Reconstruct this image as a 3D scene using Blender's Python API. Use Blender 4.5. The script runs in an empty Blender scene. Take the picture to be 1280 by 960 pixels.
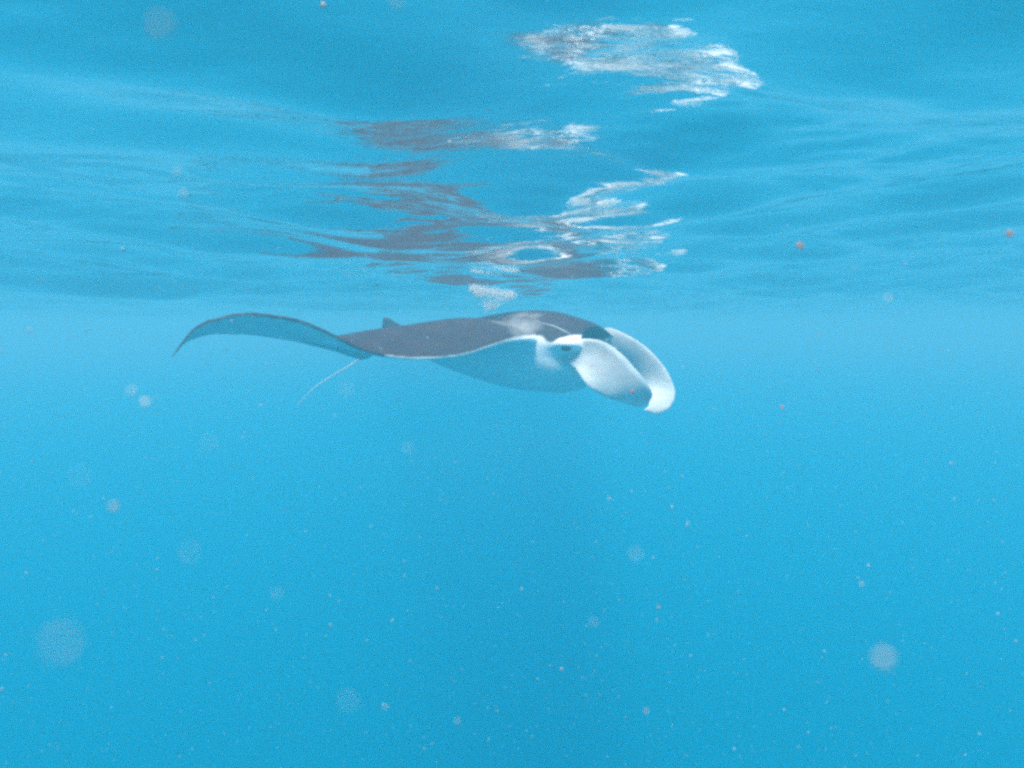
import bpy, bmesh, math, random
import numpy as np
from mathutils import Vector, Matrix
from mathutils.bvhtree import BVHTree

scene = bpy.context.scene
col = scene.collection

# ------------------------------------------------------------------ camera
CAM_Z = -0.35                     # lens 35 cm under the mean water surface (z = 0)
PITCH = 5.0                       # degrees, looking slightly down
F_PX = 800.0                      # focal length in pixels of a 1280 wide picture
cam_data = bpy.data.cameras.new('camera')
cam_data.sensor_width = 36.0
cam_data.lens = 36.0 * F_PX / 1280.0
cam_data.clip_start = 0.005
cam_data.clip_end = 2000.0
cam_data.dof.use_dof = True
cam_data.dof.focus_distance = 3.3
cam_data.dof.aperture_fstop = 9.0
cam = bpy.data.objects.new('camera', cam_data)
col.objects.link(cam)
cam.location = (0, 0, CAM_Z)
cam.rotation_euler = (math.radians(90 - PITCH), 0, 0)
scene.camera = cam

# ------------------------------------------------------------------ sky and sun
SUN_EL, SUN_AZ = math.radians(72), math.radians(-155)     # azimuth from +Y towards +X
world = bpy.data.worlds.new('World')
scene.world = world
world.use_nodes = True
wn = world.node_tree
wn.nodes.clear()
sky = wn.nodes.new('ShaderNodeTexSky')
sky.sky_type = 'NISHITA'
sky.sun_disc = False
sky.sun_elevation = SUN_EL
sky.sun_rotation = SUN_AZ
wbg = wn.nodes.new('ShaderNodeBackground')
wbg.inputs['Strength'].default_value = 0.12
wo = wn.nodes.new('ShaderNodeOutputWorld')
wn.links.new(sky.outputs[0], wbg.inputs[0])
wn.links.new(wbg.outputs[0], wo.inputs[0])

sun_data = bpy.data.lights.new('sun', 'SUN')
sun_data.energy = 5.0
sun_data.angle = math.radians(14)            # sunlight spread by the waves it came through
sun_data.color = (1.0, 0.95, 0.87)
sun = bpy.data.objects.new('sun', sun_data)
col.objects.link(sun)
to_sun = Vector((math.sin(SUN_AZ) * math.cos(SUN_EL), math.cos(SUN_AZ) * math.cos(SUN_EL), math.sin(SUN_EL)))
sun.rotation_euler = to_sun.to_track_quat('Z', 'Y').to_euler()
sun.location = to_sun * 30

scene.view_settings.view_transform = 'Standard'
scene.view_settings.look = 'None'
scene.view_settings.gamma = 1.0
scene.view_settings.use_curve_mapping = False
scene.view_settings.exposure = 0.76

cy = scene.cycles
cy.max_bounces = 7
cy.diffuse_bounces = 2
cy.glossy_bounces = 4
cy.transmission_bounces = 2
cy.volume_bounces = 3
cy.transparent_max_bounces = 16
cy.sample_clamp_indirect = 3.0
cy.use_adaptive_sampling = True
cy.adaptive_threshold = 0.025
cy.adaptive_min_samples = 16
cy.use_denoising = False          # the fine grain is like the photograph's own
cy.pixel_filter_type = 'BLACKMAN_HARRIS'
cy.filter_width = 3.0
try:
    cy.denoiser = 'OPENIMAGEDENOISE'
except Exception:
    pass

rng = np.random.default_rng(7)
random.seed(7)


# ------------------------------------------------------------------ helpers
def at(px, py, depth):
    """World point seen at pixel (px, py) of the 1280x960 photograph, `depth` metres along Y."""
    x, y = (px - 640) / F_PX, -(py - 480) / F_PX
    p = math.radians(PITCH)
    d = Vector((x, math.cos(p) + y * math.sin(p), -math.sin(p) + y * math.cos(p)))
    return Vector((0, 0, CAM_Z)) + d * (depth / d.y)


def tag(o, label=None, cat=None, group=None, kind=None):
    if label: o['label'] = label
    if cat: o['category'] = cat
    if group: o['group'] = group
    if kind: o['kind'] = kind
    return o


def mesh_obj(name, verts, faces, mat, parent=None, smooth=True):
    me = bpy.data.meshes.new(name)
    me.from_pydata([tuple(v) for v in verts], [], [tuple(f) for f in faces])
    me.update()
    if smooth:
        me.polygons.foreach_set('use_smooth', [True] * len(me.polygons))
    o = bpy.data.objects.new(name, me)
    if mat: me.materials.append(mat)
    col.objects.link(o)
    o.parent = parent
    return o


def new_mat(name):
    m = bpy.data.materials.new(name)
    m.use_nodes = True
    m.node_tree.nodes.clear()
    return m, m.node_tree.nodes, m.node_tree.links


def plain_mat(name, color, rough=0.6, translucent=0.0):
    m, N, L = new_mat(name)
    out = N.new('ShaderNodeOutputMaterial')
    b = N.new('ShaderNodeBsdfPrincipled')
    b.inputs['Roughness'].default_value = rough
    b.inputs['IOR'].default_value = 1.12
    nz = N.new('ShaderNodeTexNoise'); nz.inputs['Scale'].default_value = 60
    mx = N.new('ShaderNodeMixRGB'); mx.blend_type = 'MIX'
    mx.inputs[1].default_value = (*[c * 0.8 for c in color], 1)
    mx.inputs[2].default_value = (*color, 1)
    L.new(nz.outputs[0], mx.inputs[0]); L.new(mx.outputs[0], b.inputs['Base Color'])
    if translucent:
        t = N.new('ShaderNodeBsdfTranslucent'); L.new(mx.outputs[0], t.inputs[0])
        ms = N.new('ShaderNodeMixShader'); ms.inputs[0].default_value = translucent
        L.new(b.outputs[0], ms.inputs[1]); L.new(t.outputs[0], ms.inputs[2])
        L.new(ms.outputs[0], out.inputs[0])
    else:
        L.new(b.outputs[0], out.inputs[0])
    return m


# ------------------------------------------------------------------ sea water (volume) and its surface
def sea_mat(name, color, density, g):
    m, N, L = new_mat(name)
    out = N.new('ShaderNodeOutputMaterial')
    v = N.new('ShaderNodeVolumePrincipled')
    v.inputs['Color'].default_value = (*color, 1)
    v.inputs['Absorption Color'].default_value = (0, 0, 0, 1)
    v.inputs['Density'].default_value = density
    v.inputs['Anisotropy'].default_value = g
    v.inputs['Density Attribute'].default_value = ''
    v.inputs['Temperature Attribute'].default_value = ''
    L.new(v.outputs[0], out.inputs['Volume'])
    m.cycles.homogeneous_volume = True
    return m

def water_box(name, w, z0, z1, mat):
    bv = [(x, y, z) for z in (z0, z1) for y in (-w, w) for x in (-w, w)]
    return mesh_obj(name, bv, [(0, 2, 3, 1), (4, 5, 7, 6), (0, 1, 5, 4), (2, 6, 7, 3), (0, 4, 6, 2), (1, 3, 7, 5)], mat, smooth=False)

# the sea itself, and an added milky layer paling the water near the surface
haze = water_box('haze', 130.0, -90.0, 0.32, sea_mat('sea_water', (0.0, 0.533, 0.747), 0.118, 0.0))
tag(haze, 'clear turquoise sea water fading everything into blue', 'water', kind='stuff')
milky = water_box('paling_haze', 129.0, -0.99, 0.31, sea_mat('milky_water', (0.95, 0.90, 0.92), 0.023, 0.35))
tag(milky, 'added milky layer paling the water just under the surface', 'water', kind='stuff')

# surface: one sheet, finely meshed near the camera, ripples and swell as real waves
LEVEL = -0.06
WAVE_SEED = 77
def wave_field():
    comps = []
    r = np.random.default_rng(WAVE_SEED)
    def band(n, lmin, lmax, slope, mean_dir, spread, side=0):
        lam = np.exp(r.uniform(math.log(lmin), math.log(lmax), n))
        th = r.normal(mean_dir, spread, n)
        for l, t in zip(lam, th):
            k = 2 * math.pi / l
            comps.append((k * math.cos(t), k * math.sin(t), slope * math.sqrt(2.0 / n) / k, r.uniform(0, 2 * math.pi), k, side))
    R_ = math.radians
    band(5, 2.2, 5.0, 0.050, R_(100), 0.5)
    band(9, 0.45, 1.7, 0.125, R_(128), 0.3, -1)      # two wave trains crossing above the manta
    band(9, 0.45, 1.7, 0.125, R_(36), 0.3, 1)
    band(12, 0.16, 0.45, 0.042, R_(125), 0.5, -1)
    band(12, 0.16, 0.45, 0.042, R_(45), 0.5, 1)
    band(10, 0.26, 0.60, 0.076, R_(90), 0.38)
    band(40, 0.045, 0.15, 0.047, R_(85), 0.7)
    return comps

WAVES = wave_field()

def wave_z(x, y, cell):
    z = np.zeros_like(x)
    left = 0.15 + 0.85 / (1 + np.exp(2.4 * x)); right = 1.15 - left
    # gusts: ripples come in patches
    gust = np.clip(0.5 + 1.0 * np.sin(3.1*x + 1.3*y + 1.0 + 0.8*np.sin(2.3*y)) * np.sin(4.6*y - 1.8*x + 0.9*np.sin(3.7*x)), 0.08, 1.5)
    for kx, ky, a, ph, k, side in WAVES:
        fade = np.clip(2.2 - cell * k / 1.2, 0, 1)        # leave out what the mesh cannot carry
        p = kx * x + ky * y + ph
        w = left if side < 0 else right if side > 0 else 1.0
        if k > 30: w = w * gust
        z += a * fade * w * (np.sin(p) + 0.18 * np.cos(2 * p))
    return z + LEVEL

nu, nv = 760, 900
# radial fan of rows: fine near, coarse far; x spread grows with the distance
tv = np.linspace(0, 1, nv)
rows = np.where(tv < 0.72, -1.0 + 7.5 * (tv / 0.72), 6.5 * np.exp((tv - 0.72) / 0.28 * math.log(126 / 6.5)))
su = np.linspace(-1, 1, nu)
half = np.clip(1.6 + 0.95 * np.abs(rows), 0, 128)
halfmat = half[:, None]
xs = su[None, :] * halfmat
ys = np.repeat(rows[:, None], nu, 1)
cell = np.maximum(np.gradient(rows)[:, None], halfmat * 2 / nu) * np.ones_like(xs)
zs = wave_z(xs, ys, cell)
zs = np.where(zs < -.16, -.16 - .05 * np.tanh((-.16 - zs) / .05), zs)
zs = np.minimum(zs, 0.29)
vv = np.stack([xs, ys, zs], -1).reshape(-1, 3)
# coarse ring behind and beside the fan, out to the edge of the water
me = bpy.data.meshes.new('water_surface')
idx = np.arange(nu * nv).reshape(nv, nu)
q = np.stack([idx[:-1, :-1], idx[:-1, 1:], idx[1:, 1:], idx[1:, :-1]], -1).reshape(-1, 4)
extra_v, extra_f = [], []
base = len(vv)
def link_edge(ids, pts):
    """join a border of the fan to an outer polyline of the same length"""
    s = base + len(extra_v)
    extra_v.extend(pts)
    for i in range(len(ids) - 1):
        extra_f.append((ids[i], ids[i + 1], s + i + 1, s + i))
for side, jj in ((-1, 0), (1, nu - 1)):
    ids = [int(i) for i in idx[:, jj]]
    link_edge(ids if side < 0 else ids[::-1],
              [(side * 128.5, float(rows[i]) if rows[i] > -0.99 else -128.0, 0.0) for i in (range(nv) if side < 0 else range(nv - 1, -1, -1))])
ids = [int(i) for i in idx[0, ::-1]]
link_edge(ids, [(float(128.5 * su[j]), -128.0, 0.0) for j in range(nu - 1, -1, -1)])
allv = np.concatenate([vv, np.array(extra_v)], 0)
me.from_pydata(allv.tolist(), [], q.tolist() + extra_f)
me.update()
me.polygons.foreach_set('use_smooth', [True] * len(me.polygons))
# every face looks up
fn = np.empty(len(me.polygons) * 3); me.polygons.foreach_get('normal', fn)
if np.median(fn.reshape(-1, 3)[:, 2]) < 0: me.flip_normals()
surf = bpy.data.objects.new('water_surface', me)
col.objects.link(surf)
tag(surf, 'rippled underside of the sea surface mirroring the water', 'water', kind='structure')

m, N, L = new_mat('water_skin')
out = N.new('ShaderNodeOutputMaterial')
tc = N.new('ShaderNodeTexCoord')
mp = N.new('ShaderNodeMapping'); mp.inputs['Scale'].default_value = (0.8, 1.5, 1)
nz = N.new('ShaderNodeTexNoise'); nz.inputs['Scale'].default_value = 34; nz.inputs['Detail'].default_value = 3
nz.inputs['Distortion'].default_value = 0.6
bp = N.new('ShaderNodeBump'); bp.inputs['Strength'].default_value = 0.2; bp.inputs['Distance'].default_value = 0.004
L.new(tc.outputs['Object'], mp.inputs[0]); L.new(mp.outputs[0], nz.inputs['Vector']); L.new(nz.outputs[0], bp.inputs['Height'])
fr = N.new('ShaderNodeFresnel'); fr.inputs['IOR'].default_value = 1.333
gl = N.new('ShaderNodeBsdfGlossy'); gl.inputs['Roughness'].default_value = 0.03
gl.inputs['Color'].default_value = (.97, .98, .98, 1)
tr = N.new('ShaderNodeBsdfTransparent')
mx = N.new('ShaderNodeMixShader')
L.new(bp.outputs[0], fr.inputs['Normal']); L.new(bp.outputs[0], gl.inputs['Normal'])
L.new(fr.outputs[0], mx.inputs[0]); L.new(tr.outputs[0], mx.inputs[1]); L.new(gl.outputs[0], mx.inputs[2])
L.new(mx.outputs[0], out.inputs[0])
me.materials.append(m)

# ------------------------------------------------------------------ manta ray
# manta frame: b = metres behind the mouth, u = metres to its right, z = world height
YAW = math.atan2(0.447, 0.894)
root = bpy.data.objects.new('manta_ray', None)
col.objects.link(root)
root.location = (0.51, 3.70, -0.45)
root.rotation_euler = (0, 0, -YAW)
tag(root, 'dark backed manta ray with pale belly gliding just under the surface', 'manta ray')
def loc(b, u, z):
    return (-b, -u, z + 0.45)

def spline(xk, yk, x):
    """natural-looking monotone-ish cubic (Catmull-Rom) through knots"""
    xk, yk, x = np.asarray(xk, float), np.asarray(yk, float), np.asarray(x, float)
    m_ = np.gradient(yk, xk)
    i = np.clip(np.searchsorted(xk, x) - 1, 0, len(xk) - 2)
    h = xk[i + 1] - xk[i]; t = (x - xk[i]) / h
    return ((2*t**3 - 3*t**2 + 1) * yk[i] + (t**3 - 2*t**2 + t) * h * m_[i] + (-2*t**3 + 3*t**2) * yk[i+1] + (t**3 - t**2) * h * m_[i+1])

SV, SF, SD = [], [], []           # source shells: vertices, faces, (dark, thin) per face
SHELLS = []
def shell(grid, dark, cap0=True, cap1=True, flip=False):
    """grid[i][j] loft of rings; dark(i,j) gives the (dark, thin) pair of a face"""
    n, k = len(grid), len(grid[0])
    s = len(SV)
    for ring in grid: SV.extend(ring)
    for i in range(n - 1):
        for j in range(k):
            jn = (j + 1) % k
            f = (s + i*k + j, s + i*k + jn, s + (i+1)*k + jn, s + (i+1)*k + j)
            SF.append(f[::-1] if flip else f); SD.append(tuple(dark(i, j)) + (len(SHELLS), j))
    for c, i in ((cap0, 0), (cap1, n - 1)):
        if c:
            f = [s + i*k + j for j in range(k)]
            if (i == 0) != flip: f = f[::-1]
            SF.append(tuple(f)); SD.append(tuple(dark(min(i, n - 2), 0)) + (len(SHELLS), -1))
    SHELLS.append(n)

# --- wings and disc
U  = [0, .3, .6, .9, 1.2, 1.45, 1.62, 1.68, 1.70]
BL = [.20, .25, .30, .45, .68, .95, 1.18, 1.29, 1.372]
ZL = [-.42, -.415, -.42, -.490, -.464, -.306, -.314, -.376, -.472]
BT = [1.45, 1.36, 1.23, 1.20, 1.22, 1.28, 1.335, 1.362, 1.385]
ZT = [-.38, -.46, -.53, -.47, -.405, -.376, -.396, -.436, -.476]
ZM = [-.36, -.338, -.342, -.372, -.415, -.337, -.348, -.404, -.474]
TH = [.20, .16, .10, .07, .045, .028, .020, .016, .013]
NC = 40
rings = []
us = np.concatenate([np.linspace(-1.70, 1.70, 121)])
xc = (1 - np.cos(np.linspace(0, math.pi, NC))) / 2
for u in us:
    a = abs(u)
    bl, zl, bt, zt, zm, th = (float(spline(U, k, a)) for k in (BL, ZL, BT, ZT, ZM, TH))
    c = bt - bl
    zq = zl * (1 - xc) * (1 - 2 * xc) + zm * 4 * xc * (1 - xc) + zt * xc * (2 * xc - 1)
    t = th * 2.6 * (0.2969*np.sqrt(xc) - .126*xc - .3516*xc**2 + .2843*xc**3 - .1015*xc**4) + 0.006
    up = [loc(bl + c*x, u, z_ + t_) for x, z_, t_ in zip(xc, zq, t)]
    dn = [loc(bl + c*x, u, z_ - t_) for x, z_, t_ in zip(xc, zq, t)]
    rings.append(up + dn[::-1])
def shoulder(b, u):  # pale shoulder marking, with the sunlit tone of the back painted in
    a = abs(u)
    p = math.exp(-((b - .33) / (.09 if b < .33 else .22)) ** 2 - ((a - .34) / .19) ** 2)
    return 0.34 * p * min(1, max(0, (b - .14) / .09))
def wing_dark(i, j):
    a = abs(us[i]); k = j if j < NC else 2*NC - 1 - j
    x = xc[min(k, NC-1)]
    if j < NC - 1:                                    # back: dark up to a pale leading edge near the shoulder
        edge = max(0.0, 0.030 * (1 - a / 0.75))
        return (0.0 if x < edge else 1.0, 0)
    # underside: white, grey towards the tips and along the hind margin
    g = min(1, max(0, (a - 0.95) / 0.35)) * 0.22
    g = max(g, min(1, max(0, (x - 0.80) / 0.2)) * 0.5)
    if a > 1.15 and x < 0.02: g = 0.9
    return (g, 0)
shell(rings, wing_dark, flip=True)

# --- body and head with the open mouth
B  = [0, .06, .15, .30, .50, .80, 1.10, 1.35, 1.50, 1.58]
BZT = [-.335, -.310, -.285, -.250, -.247, -.290, -.322, -.345, -.368, -.392]
BZB = [-.670, -.705, -.728, -.730, -.720, -.655, -.570, -.480, -.430, -.412]
BW = [.285, .312, .325, .33, .36, .34, .24, .13, .05, .02]
bs = np.concatenate([np.linspace(0, .2, 14), np.linspace(.22, 1.58, 70)])
NR = 72
def body_ring(b, sc=1.0, bofs=0.0, taper=1.0):
    zt, zb, w = (float(spline(B, k, b)) for k in (BZT, BZB, BW))
    zw = zt * 0.5 + zb * 0.5 + 0.03
    r = []
    for j in range(NR):
        a = 2 * math.pi * j / NR
        ca, sa = math.cos(a), math.sin(a)
        n = 2.4
        yy = w * sc * math.copysign(abs(ca) ** (2 / n), ca)
        hz = (zt - zw) if sa > 0 else (zw - zb)
        zz = zw + hz * sc * math.copysign(abs(sa) ** (2 / n), sa)
        head = math.exp(-((b - .02) / .13) ** 2)
        yy += math.copysign(1, ca) * head * abs(ca) ** .5 * sc * (0.066 * math.exp(-((zz + .432) / .042) ** 2) - 0.018 * math.exp(-((zz + .515) / .045) ** 2))
        lower = max(0.0, (-.45 - zz) / .28)
        upper = min(1.0, max(0.0, (zz + .46) / .10))
        r.append(loc(b + bofs + (0.07 * lower + 0.035 * upper) * max(0, 1 - b / .3), yy, zz))
    return r
grid = [body_ring(0, .30, .20), body_ring(0, .62, .17), body_ring(0, .78, .10), body_ring(0, .87, .035), body_ring(0, .93, -.012)]
ring_b = [9.0] * 4 + [0.0]
for b in bs:
    grid.append(body_ring(b)); ring_b.append(b)
def body_dark(i, j):
    p = [(grid[i][j][k] + grid[i+1][(j+1) % NR][k]) / 2 for k in range(3)]
    b, u, z = -p[0], -p[1], p[2] - 0.45
    if i < 4: return (0.90 if z > -.445 else 0.12, 0)
    lim = -.388 + 0.010 * math.sin(19 * b)
    return (1.0 if z > lim else 0.0, 0)
shell(grid, body_dark, flip=True)

# --- dorsal fin at the root of the tail
fin = []
for h, b0, b1, t in ((-.03, 1.30, 1.58, .022), (.0, 1.335, 1.575, .018), (.03, 1.40, 1.568, .013), (.06, 1.46, 1.562, .010), (.085, 1.512, 1.562, .007)):
    z = -.362 + h - 0.0
    ring = []
    for k in range(16):
        a = 2 * math.pi * k / 16
        ring.append(loc((b0 + b1) / 2 - math.cos(a) * (b1 - b0) / 2, math.sin(a) * t, z))
    fin.append(ring)
shell(fin, lambda i, j: (1.0, 0), flip=True)

# --- cephalic fins (horns): paddles that curl down and inwards
def horn(side, E1, E2, bulge):
    """E1 front/upper edge, E2 rear/lower edge as (b, u, z) from the root to the tip"""
    e1, e2 = np.array(E1, float), np.array(E2, float)
    s1, s2 = np.linspace(0, 1, len(e1)), np.linspace(0, 1, len(e2))
    ss = np.linspace(0, 1, 46)
    NW = 18
    rg = []
    P1 = np.stack([spline(s1, e1[:, k], ss) for k in range(3)], -1)
    P2 = np.stack([spline(s2, e2[:, k], ss) for k in range(3)], -1)
    w = np.linspace(0, 1, NW)
    for i in range(len(ss)):
        a, c = P1[i], P2[i]
        tang = P1[min(i+1, len(ss)-1)] + P2[min(i+1, len(ss)-1)] - P1[max(i-1, 0)] - P2[max(i-1, 0)]
        nrm = np.cross(tang, c - a); nl = np.linalg.norm(nrm)
        nrm = nrm / nl if nl > 1e-6 else np.array([0, 1.0, 0])
        if nrm[1] < 0: nrm = -nrm                        # towards +u
        wid = np.linalg.norm(c - a)
        th = (0.011 * (1 - ss[i]) + 0.0045) * np.sqrt(np.maximum(4 * w * (1 - w), 0)) * min(1, wid / 0.03) + 0.0035
        arch = bulge * min(1, ss[i] / .2) * (1 - 1.35 * ss[i]) * wid * 4 * w * (1 - w)
        mid = a[None] * (1 - w[:, None]) + c[None] * w[:, None] + nrm[None] * arch[:, None]
        o_ = mid + nrm[None] * th[:, None]; i_ = mid - nrm[None] * th[:, None]
        rg.append([loc(side * 0 + q_[0], q_[1], q_[2]) for q_ in o_] + [loc(q_[0], q_[1], q_[2]) for q_ in i_[::-1]])
    def dk(i, j):
        outer = j < NW - 1
        s = ss[i]
        if outer == (side > 0):                            # away from the mouth: grey skin, upper shade and bright rim painted in
            w_ = (j / (NW - 1)) if outer else (2 * NW - 1 - j) / (NW - 1)
            return (0.03 if w_ < .07 else 0.42 - 0.26 * min(1, max(0, w_)), 1)
        return (0.20 if s < 0.5 else max(0.0, 0.20 - (s - .5) / .08 * .2), 1)
    shell(rg, dk, flip=False)
def pu(px, py, u):
    """point of the plane u = const that the photograph shows at (px, py), as (b, u, z)"""
    r = (px - 640) / F_PX
    b = (.51 - .447*u - 3.7*r + .894*r*u) / (.894 + .447*r)
    y = 3.7 + .447*b - .894*u
    return (b, u, at(px, py, y).z)
horn(1, [(.13, .285, -.415), pu(746, 424, .300), pu(774, 439, .285), pu(796, 462, .275), pu(810, 479, .255), pu(817, 493, .215), pu(810, 505, .18)],
        [(.15, .295, -.535), (.045, .325, -.558), pu(733, 481, .40), pu(753, 495, .36), pu(776, 503, .29), pu(795, 508, .225), pu(808, 506.5, .183)], -0.11)
horn(-1, [(.13, -.265, -.370), pu(764, 410, -.27), pu(800, 428, -.275), pu(826, 452, -.265), pu(840, 474, -.25), pu(846, 494, -.225), pu(838, 511, -.17), pu(822, 518, -.11), pu(806, 513, -.05)],
        [(.15, -.295, -.535), (.045, -.325, -.556), (-.041, -.37, -.640), (-.10, -.35, -.690), (-.17, -.29, -.715), (-.23, -.22, -.735), pu(812, 502, -.13), pu(811, 508, -.085), pu(805, 512, -.052)], 0.09)

src = bpy.data.meshes.new('manta_source')
src.from_pydata(SV, [], SF); src.update()
bmx = bmesh.new(); bmx.from_mesh(src)
bvh = BVHTree.FromPolygons(SV, SF)
bmx.free()
tmp = bpy.data.objects.new('manta_source', src); col.objects.link(tmp)
rm = tmp.modifiers.new('r', 'REMESH'); rm.mode = 'VOXEL'; rm.voxel_size = 0.0062; rm.adaptivity = 0.0
sm = tmp.modifiers.new('s', 'SMOOTH'); sm.factor = 0.5; sm.iterations = 8
dg = bpy.context.evaluated_depsgraph_get()
body_me = bpy.data.meshes.new_from_object(tmp.evaluated_get(dg))
bpy.data.objects.remove(tmp); bpy.data.meshes.remove(src)
body_me.name = 'body'
dark, thin = [], []
def wob(b, u):
    return .5 * math.sin(31*b + 4*u) + .3 * math.sin(67*b + 1.7 + 9*u) + .2 * math.sin(113*b + .6)
for v in body_me.vertices:
    hit = bvh.find_nearest(v.co)
    d = SD[hit[2]]
    val = d[0]
    b, u, z = -v.co.x, -v.co.y, v.co.z - .45
    if d[2] == 1 and b > -.03 and d[0] not in (0.12, 0.90):           # body: dark above a wavering line
        lim = -.390 + .006 * wob(b, u) - .040 * math.exp(-((b - .17) / .05) ** 2)
        val = min(1, max(0, (z - lim) / .014 + .5))
    elif d[2] == 0 and 0 <= d[3] < NC - 1 and abs(u) < .8:  # wing: pale leading edge near the shoulder
        bl, bt = float(spline(U, BL, abs(u))), float(spline(U, BT, abs(u)))
        edge = max(-.02, (0.040 + .012 * wob(u, b)) * (1 - abs(u) / 0.60))
        val = min(1, max(0, ((b - bl) / (bt - bl) - edge) / .016 + .5))
    dark.append(val); thin.append(d[1])
# soften the pattern border a little along the mesh
dk = np.array(dark, float); tn = np.array(thin, float)
ed = np.empty(len(body_me.edges) * 2, int); body_me.edges.foreach_get('vertices', ed); ed = ed.reshape(-1, 2)
for arr, n_it in ((dk, 3), (tn, 10)):
    for _ in range(n_it):
        acc = arr.copy(); cnt = np.ones(len(arr))
        np.add.at(acc, ed[:, 0], arr[ed[:, 1]]); np.add.at(acc, ed[:, 1], arr[ed[:, 0]])
        np.add.at(cnt, ed[:, 0], 1); np.add.at(cnt, ed[:, 1], 1)
        arr[:] = acc / cnt
co = np.empty(len(body_me.vertices) * 3); body_me.vertices.foreach_get('co', co); co = co.reshape(-1, 3)
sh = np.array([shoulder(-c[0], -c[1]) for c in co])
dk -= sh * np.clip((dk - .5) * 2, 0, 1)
# the whip tail joins the same mesh at the end of the body
bm = bmesh.new(); bm.from_mesh(body_me)
tb = [1.52, 1.62, 1.75, 1.9, 2.05, 2.18, 2.30, 2.36]
tz = [-.40, -.455, -.560, -.640, -.715, -.790, -.885, -.945]
tu = [0, 0, 0.005, .01, .015, .02, .02, .02]
tt = np.linspace(tb[0], tb[-1], 40)
prev = None
n_body = len(bm.verts)
for i, b in enumerate(tt):
    r = 0.015 * (1 - (b - tb[0]) / (tb[-1] - tb[0])) ** 9 + 0.0070 - 0.0022 * (i / 39)
    cz, cu = float(spline(tb, tz, b)), float(spline(tb, tu, b))
    ring = [bm.verts.new(loc(b, cu + r * math.cos(k * math.pi / 4), cz + r * math.sin(k * math.pi / 4))) for k in range(8)]
    if prev:
        for k in range(8): bm.faces.new((prev[k], prev[(k+1) % 8], ring[(k+1) % 8], ring[k]))
    else:
        bm.faces.new(ring)
    prev = ring
bm.faces.new(prev[::-1])
bmesh.ops.recalc_face_normals(bm, faces=[f for f in bm.faces if f.verts[0].index >= n_body or f.verts[0].index < 0])
bm.to_mesh(body_me); bm.free()
n_all = len(body_me.vertices)
dk = np.concatenate([dk, np.full(n_all - len(dk), 0.0)]); tn = np.concatenate([tn, np.ones(n_all - len(tn))])
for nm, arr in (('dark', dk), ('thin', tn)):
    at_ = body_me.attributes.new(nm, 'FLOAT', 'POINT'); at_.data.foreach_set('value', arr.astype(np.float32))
body_me.polygons.foreach_set('use_smooth', [True] * len(body_me.polygons))
body = bpy.data.objects.new('body', body_me); col.objects.link(body); body.parent = root

m, N, L = new_mat('manta_skin')
out = N.new('ShaderNodeOutputMaterial')
pb = N.new('ShaderNodeBsdfPrincipled')
pb.inputs['Roughness'].default_value = 0.55
pb.inputs['IOR'].default_value = 1.15
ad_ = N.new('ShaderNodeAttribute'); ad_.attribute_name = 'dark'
at2 = N.new('ShaderNodeAttribute'); at2.attribute_name = 'thin'
tc = N.new('ShaderNodeTexCoord')
n1 = N.new('ShaderNodeTexNoise'); n1.inputs['Scale'].default_value = 9; n1.inputs['Detail'].default_value = 5
n2 = N.new('ShaderNodeTexNoise'); n2.inputs['Scale'].default_value = 70; n2.inputs['Detail'].default_value = 3
L.new(tc.outputs['Object'], n1.inputs['Vector']); L.new(tc.outputs['Object'], n2.inputs['Vector'])
# dark + (noise - .5) * .25, clamped
ma = N.new('ShaderNodeMath'); ma.operation = 'MULTIPLY_ADD'; ma.inputs[1].default_value = 0.5; ma.inputs[2].default_value = -0.25
L.new(n1.outputs[0], ma.inputs[0])
mb = N.new('ShaderNodeMath'); mb.operation = 'ADD'; mb.use_clamp = True
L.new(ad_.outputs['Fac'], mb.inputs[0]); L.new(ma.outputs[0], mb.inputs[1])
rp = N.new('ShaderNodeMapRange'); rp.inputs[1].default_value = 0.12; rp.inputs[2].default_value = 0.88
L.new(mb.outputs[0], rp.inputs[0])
wh = N.new('ShaderNodeMixRGB'); wh.inputs[1].default_value = (.76, .78, .79, 1); wh.inputs[2].default_value = (.90, .91, .90, 1)
L.new(n2.outputs[0], wh.inputs[0])
bk = N.new('ShaderNodeMixRGB'); bk.inputs[1].default_value = (.026, .011, .013, 1); bk.inputs[2].default_value = (.078, .036, .040, 1)
L.new(n1.outputs[0], bk.inputs[0])
mp = N.new('ShaderNodeMapping'); mp.inputs['Scale'].default_value = (5, 5, 26); mp.inputs['Rotation'].default_value = (0, math.radians(38), 0)
n3 = N.new('ShaderNodeTexNoise'); n3.inputs['Scale'].default_value = 1.6; n3.inputs['Detail'].default_value = 6; n3.inputs['Roughness'].default_value = .65
L.new(tc.outputs['Object'], mp.inputs[0]); L.new(mp.outputs[0], n3.inputs['Vector'])
r3 = N.new('ShaderNodeMapRange'); r3.inputs[1].default_value = .42; r3.inputs[2].default_value = .72; r3.inputs[4].default_value = .28
L.new(n3.outputs[0], r3.inputs[0])
w2 = N.new('ShaderNodeMixRGB'); w2.inputs[2].default_value = (.36, .40, .43, 1); L.new(r3.outputs[0], w2.inputs[0]); L.new(wh.outputs[0], w2.inputs[1])
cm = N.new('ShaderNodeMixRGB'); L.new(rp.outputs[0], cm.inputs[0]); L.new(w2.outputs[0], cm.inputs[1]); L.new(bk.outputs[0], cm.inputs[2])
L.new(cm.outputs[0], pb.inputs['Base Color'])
bpn = N.new('ShaderNodeBump'); bpn.inputs['Strength'].default_value = 0.25; bpn.inputs['Distance'].default_value = 0.004
L.new(n2.outputs[0], bpn.inputs['Height']); L.new(bpn.outputs[0], pb.inputs['Normal'])
tl = N.new('ShaderNodeBsdfTranslucent'); L.new(cm.outputs[0], tl.inputs[0])
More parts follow.
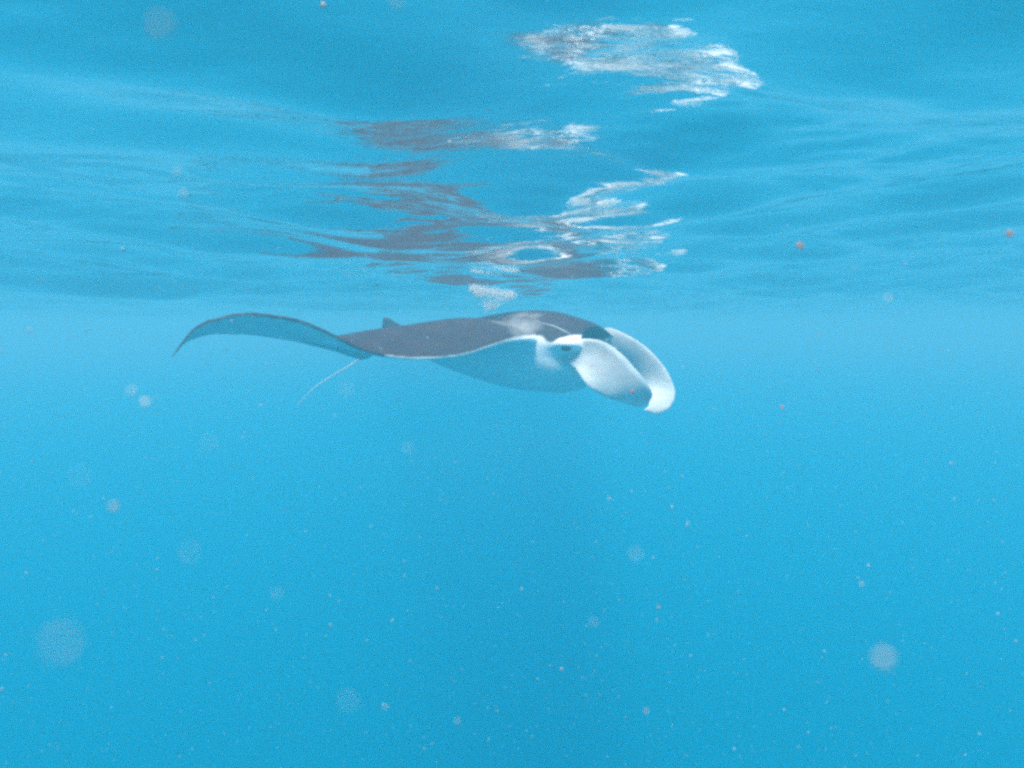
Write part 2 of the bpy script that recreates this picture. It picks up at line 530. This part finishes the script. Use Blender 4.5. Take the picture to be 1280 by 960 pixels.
tf = N.new('ShaderNodeMath'); tf.operation = 'MULTIPLY'; tf.inputs[1].default_value = 0.30
L.new(at2.outputs['Fac'], tf.inputs[0])
ms = N.new('ShaderNodeMixShader'); L.new(tf.outputs[0], ms.inputs[0]); L.new(pb.outputs[0], ms.inputs[1]); L.new(tl.outputs[0], ms.inputs[2])
L.new(ms.outputs[0], out.inputs[0])
body_me.materials.append(m)

EYE = plain_mat('eye_dark', (.012, .012, .014), 0.25)
body_bvh = BVHTree.FromObject(body, bpy.context.evaluated_depsgraph_get())
def skin(b, u, z):
    h = body_bvh.find_nearest(Vector(loc(b, u, z)))
    return h[0], h[1]
for sgn in (1, -1):
    p, n = skin(.072, .38 * sgn, -.500)
    bm = bmesh.new()
    bmesh.ops.create_uvsphere(bm, u_segments=20, v_segments=12, radius=0.022)
    ax = Vector((1, 0, 0)); ax = (ax - n * ax.dot(n)).normalized(); ay = n.cross(ax)
    rot = Matrix((ax, ay, n)).transposed().to_4x4()
    bmesh.ops.transform(bm, matrix=Matrix.Translation(p - n * 0.002) @ rot @ Matrix.Diagonal((1.35, .85, .5, 1)), verts=bm.verts)
    em = bpy.data.meshes.new('eye'); bm.to_mesh(em); bm.free()
    em.polygons.foreach_set('use_smooth', [True] * len(em.polygons))
    em.materials.append(EYE)
    eo = bpy.data.objects.new('eye', em); col.objects.link(eo); eo.parent = root


# pale fold of skin running over the side of the head
FOLD = plain_mat('fold_skin', (.34, .32, .33), 0.6)
for sgn in (1,):
    pts = []
    for b, u, z in ((.43, .19, -.288), (.35, .215, -.300), (.26, .260, -.325), (.19, .262, -.335), (.11, .285, -.352), (.05, .30, -.375)):
        pts.append(skin(b, u * sgn, z))
    vs, fs = [], []
    for i, (p, n) in enumerate(pts):
        t = (pts[min(i+1, len(pts)-1)][0] - pts[max(i-1, 0)][0]).normalized()
        bn = t.cross(n).normalized()
        r = (.0012, .0025, .004, .007, .007, .0025)[i]
        for k in range(8):
            a = k * math.pi / 4
            vs.append(p + (bn * math.cos(a) + n * math.sin(a) * 0.8) * r)
        if i:
            for k in range(8): fs.append(((i-1)*8 + k, (i-1)*8 + (k+1) % 8, i*8 + (k+1) % 8, i*8 + k))
    fs += [tuple(range(7, -1, -1)), tuple(range((len(pts)-1)*8, len(pts)*8))]
    fo = mesh_obj('skin_fold', vs, fs, FOLD, root)
    fo['label'] = 'pale raised skin fold across the dark head'

# ------------------------------------------------------------------ foam bubbles under the surface
def blob(bm_v, bm_f, c, rad, r, stretch=None):
    """small irregular eight sided grain"""
    s = len(bm_v)
    ax = [Vector((1,0,0)), Vector((0,1,0)), Vector((0,0,1))]
    q = Vector((r.normal(), r.normal(), r.normal())).normalized().to_track_quat('Z', 'Y')
    for a in ax:
        for sg in (1, -1):
            v = q @ (a * sg * rad * r.uniform(.75, 1.2))
            if stretch: v = v + stretch * v.dot(stretch.normalized()) / max(stretch.length, 1e-6)
            bm_v.append(c + v)
    for (a, b, d) in ((0,2,4),(2,1,4),(1,3,4),(3,0,4),(2,0,5),(1,2,5),(3,1,5),(0,3,5)):
        bm_f.append((s+a, s+b, s+d))

FOAM = plain_mat('foam_white', (.95, .95, .95), 0.4, 0.3)
fr_ = np.random.default_rng(5)
A_, B_, C_ = at(588, 359, 3.72), at(643, 368, 3.76), at(611, 388, 3.66)
fv, ff = [], []
def tri_pt(w0, w1, w2): return A_ * w0 + B_ * w1 + C_ * w2
strands = []
for k in range(34):
    p0 = fr_.dirichlet((.5, .5, .35)); p1 = p0 + fr_.normal(0, .22, 3); p1 = np.clip(p1, 0, 1); p1 /= p1.sum()
    strands.append((p0, p1))
strands += [((1,0,0),(0,.1,.9)), ((0,1,0),(.2,0,.8)), ((0,1,0),(.2,.2,.6)), ((1,0,0),(0,1,0)), ((.8,0,.2),(0,.9,.1))]
for p0, p1 in strands:
    p0, p1 = np.array(p0, float), np.array(p1, float)
    for k in range(34):
        t = k / 33 + fr_.normal(0, .02)
        w = p0 * (1 - t) + p1 * t
        c = tri_pt(*w) + Vector(fr_.normal(0, 1, 3) * (.005, .05, .005)) + Vector((.012 * math.sin(17 * t + 9 * p0[1]), 0, .010 * math.sin(11 * t + 7 * p0[0])))
        blob(fv, ff, c, fr_.uniform(.0010, .0040), fr_)
for k in range(1700):
    w = fr_.dirichlet((.8, .8, .22))
    blob(fv, ff, tri_pt(*w) + Vector(fr_.normal(0, 1, 3) * (.012, .06, .012)), fr_.uniform(.001, .0034), fr_)
foam = mesh_obj('foam_patch', fv, ff, FOAM, smooth=False)
tag(foam, 'small white patch of foam bubbles hanging above the manta back', 'foam')

# ------------------------------------------------------------------ drifting specks
SNOW = plain_mat('snow_grain', (.80, .82, .80), 0.5, 0.4)
DUST = plain_mat('dust_grain', (.52, .66, .72), 0.6, 0.5)
ORANGE = plain_mat('orange_grain', (.85, .42, .30), 0.5, 0.5)
BEIGE = plain_mat('beige_grain', (.80, .68, .60), 0.5, 0.45)
pr = np.random.default_rng(11)
pv, pf = [], []
for k in range(9000):
    c = Vector((pr.uniform(-4.5, 4.5), pr.uniform(-0.5, 5.5), -0.27 - 3.2 * pr.uniform(0, 1) ** 1.15))
    if c.y > 0 and c.length < .5: continue
    blob(pv, pf, c, .0008 * math.exp(pr.normal(.2, .45)), pr)
for k in range(9000):
    y = pr.uniform(.45, 2.4)
    c = Vector((pr.uniform(-.95, .95) * y * 1.0, y, CAM_Z + pr.uniform(-.85, .16) * y))
    if c.z > -.24: continue
    blob(pv, pf, c, .00040 * math.exp(pr.normal(.0, .5)), pr, Vector((.0, .0, .0006)) if pr.uniform() < .3 else None)
snow = mesh_obj('marine_snow', pv, pf, DUST, smooth=False)
tag(snow, 'fine pale specks of plankton scattered through the water', 'plankton', kind='stuff')

def speck(name, px, py, depth, diam, mat, label, group=None, cat='plankton', elong=1.0, tilt=0.0):
    me = bpy.data.meshes.get('speck_' + mat.name)
    if me is None:
        bm = bmesh.new(); bmesh.ops.create_icosphere(bm, subdivisions=2, radius=0.5)
        for v in bm.verts: v.co *= 1 + random.uniform(-.14, .14)
        me = bpy.data.meshes.new('speck_' + mat.name); bm.to_mesh(me); bm.free()
        me.polygons.foreach_set('use_smooth', [True] * len(me.polygons))
        me.materials.append(mat)
    o = bpy.data.objects.new(name, me); col.objects.link(o)
    o.location = at(px, py, depth)
    o.scale = (diam / 1000 * elong, diam / 1000, diam / 1000 / elong ** .5)
    o.rotation_euler = (random.uniform(0, 1), math.radians(tilt), random.uniform(-.3, .3))
    tag(o, label, cat, group)
    return o
OL, OG = 'tiny orange plankton grain drifting in open blue water', 'orange plankton grains'
for px, py, dz, d in ((1000,307,.26,2.2), (1262,292,.22,1.9), (978,509,.45,2.0), (823,759,.45,1.5), (702,836,.45,1.5)):
    speck('plankton_grain', px, py, dz, d, ORANGE, OL, OG, elong=1.3, tilt=25)
speck('plankton_grain', 790, 489, .55, 2.8, ORANGE, 'tiny orange plankton grain drifting in front of the manta head fin', elong=1.1)
BL_, BG = 'small beige plankton fleck drifting in open blue water', 'beige plankton flecks'
for px, py, dz, d, t in ((142,633,.12,1.0,-35), (808,889,.2,.8,60), (572,901,.2,.8,70), (482,883,.2,.7,0), (1077,730,.25,.9,10), (760,238,.25,1.1,0)):
    speck('plankton_fleck', px, py, dz, d, BEIGE, BL_, BG, elong=1.35, tilt=t)
GL_, GG = 'faint blurred pale plankton blob drifting in open blue water', 'blurred pale plankton blobs'
for px, py, dz, d in ((795,693,.09,.62), (434,487,.10,.62), (237,690,.062,.45), (262,553,.08,.48), (436,876,.06,.42), (742,778,.13,.6),
                      (222,215,.14,1.1), (230,242,.16,1.2), (1110,373,.15,1.0), (346,742,.10,.5), (510,560,.12,.6), (497,1,.09,.9), (100,595,.06,.4)):
    speck('plankton_blob', px, py, dz, d, SNOW, GL_, GG)
speck('plankton_blob', 1105, 823, .058, .95, BEIGE, 'largest round milky blob of plankton adrift in deep open water', elong=1.2, tilt=40)
speck('plankton_blob', 75, 805, .032, .62, BEIGE, 'broad very faint oval plankton blob adrift in open water', elong=2.0, tilt=-40)
speck('plankton_blob', 200, 32, .052, .85, BEIGE, 'pinkish grey oval plankton blob just beneath the rippled surface', elong=1.2, tilt=50)
speck('plankton_fleck', 182, 503, .14, 1.3, SNOW, 'bright white plankton fleck below the curled wing tip', elong=1.25, tilt=35)
speck('plankton_fleck', 165, 489, .13, 1.0, SNOW, 'dim pale plankton fleck close beside the bright white one')
speck('plankton_fleck', 562, 178, .5, 2.6, SNOW, 'tiny sparkling white fleck under the dark rippled reflection')
speck('plankton_grain', 404, 6, .45, 3.0, BEIGE, 'tiny cream grain drifting high up against the rippled surface', elong=1.4, tilt=60)
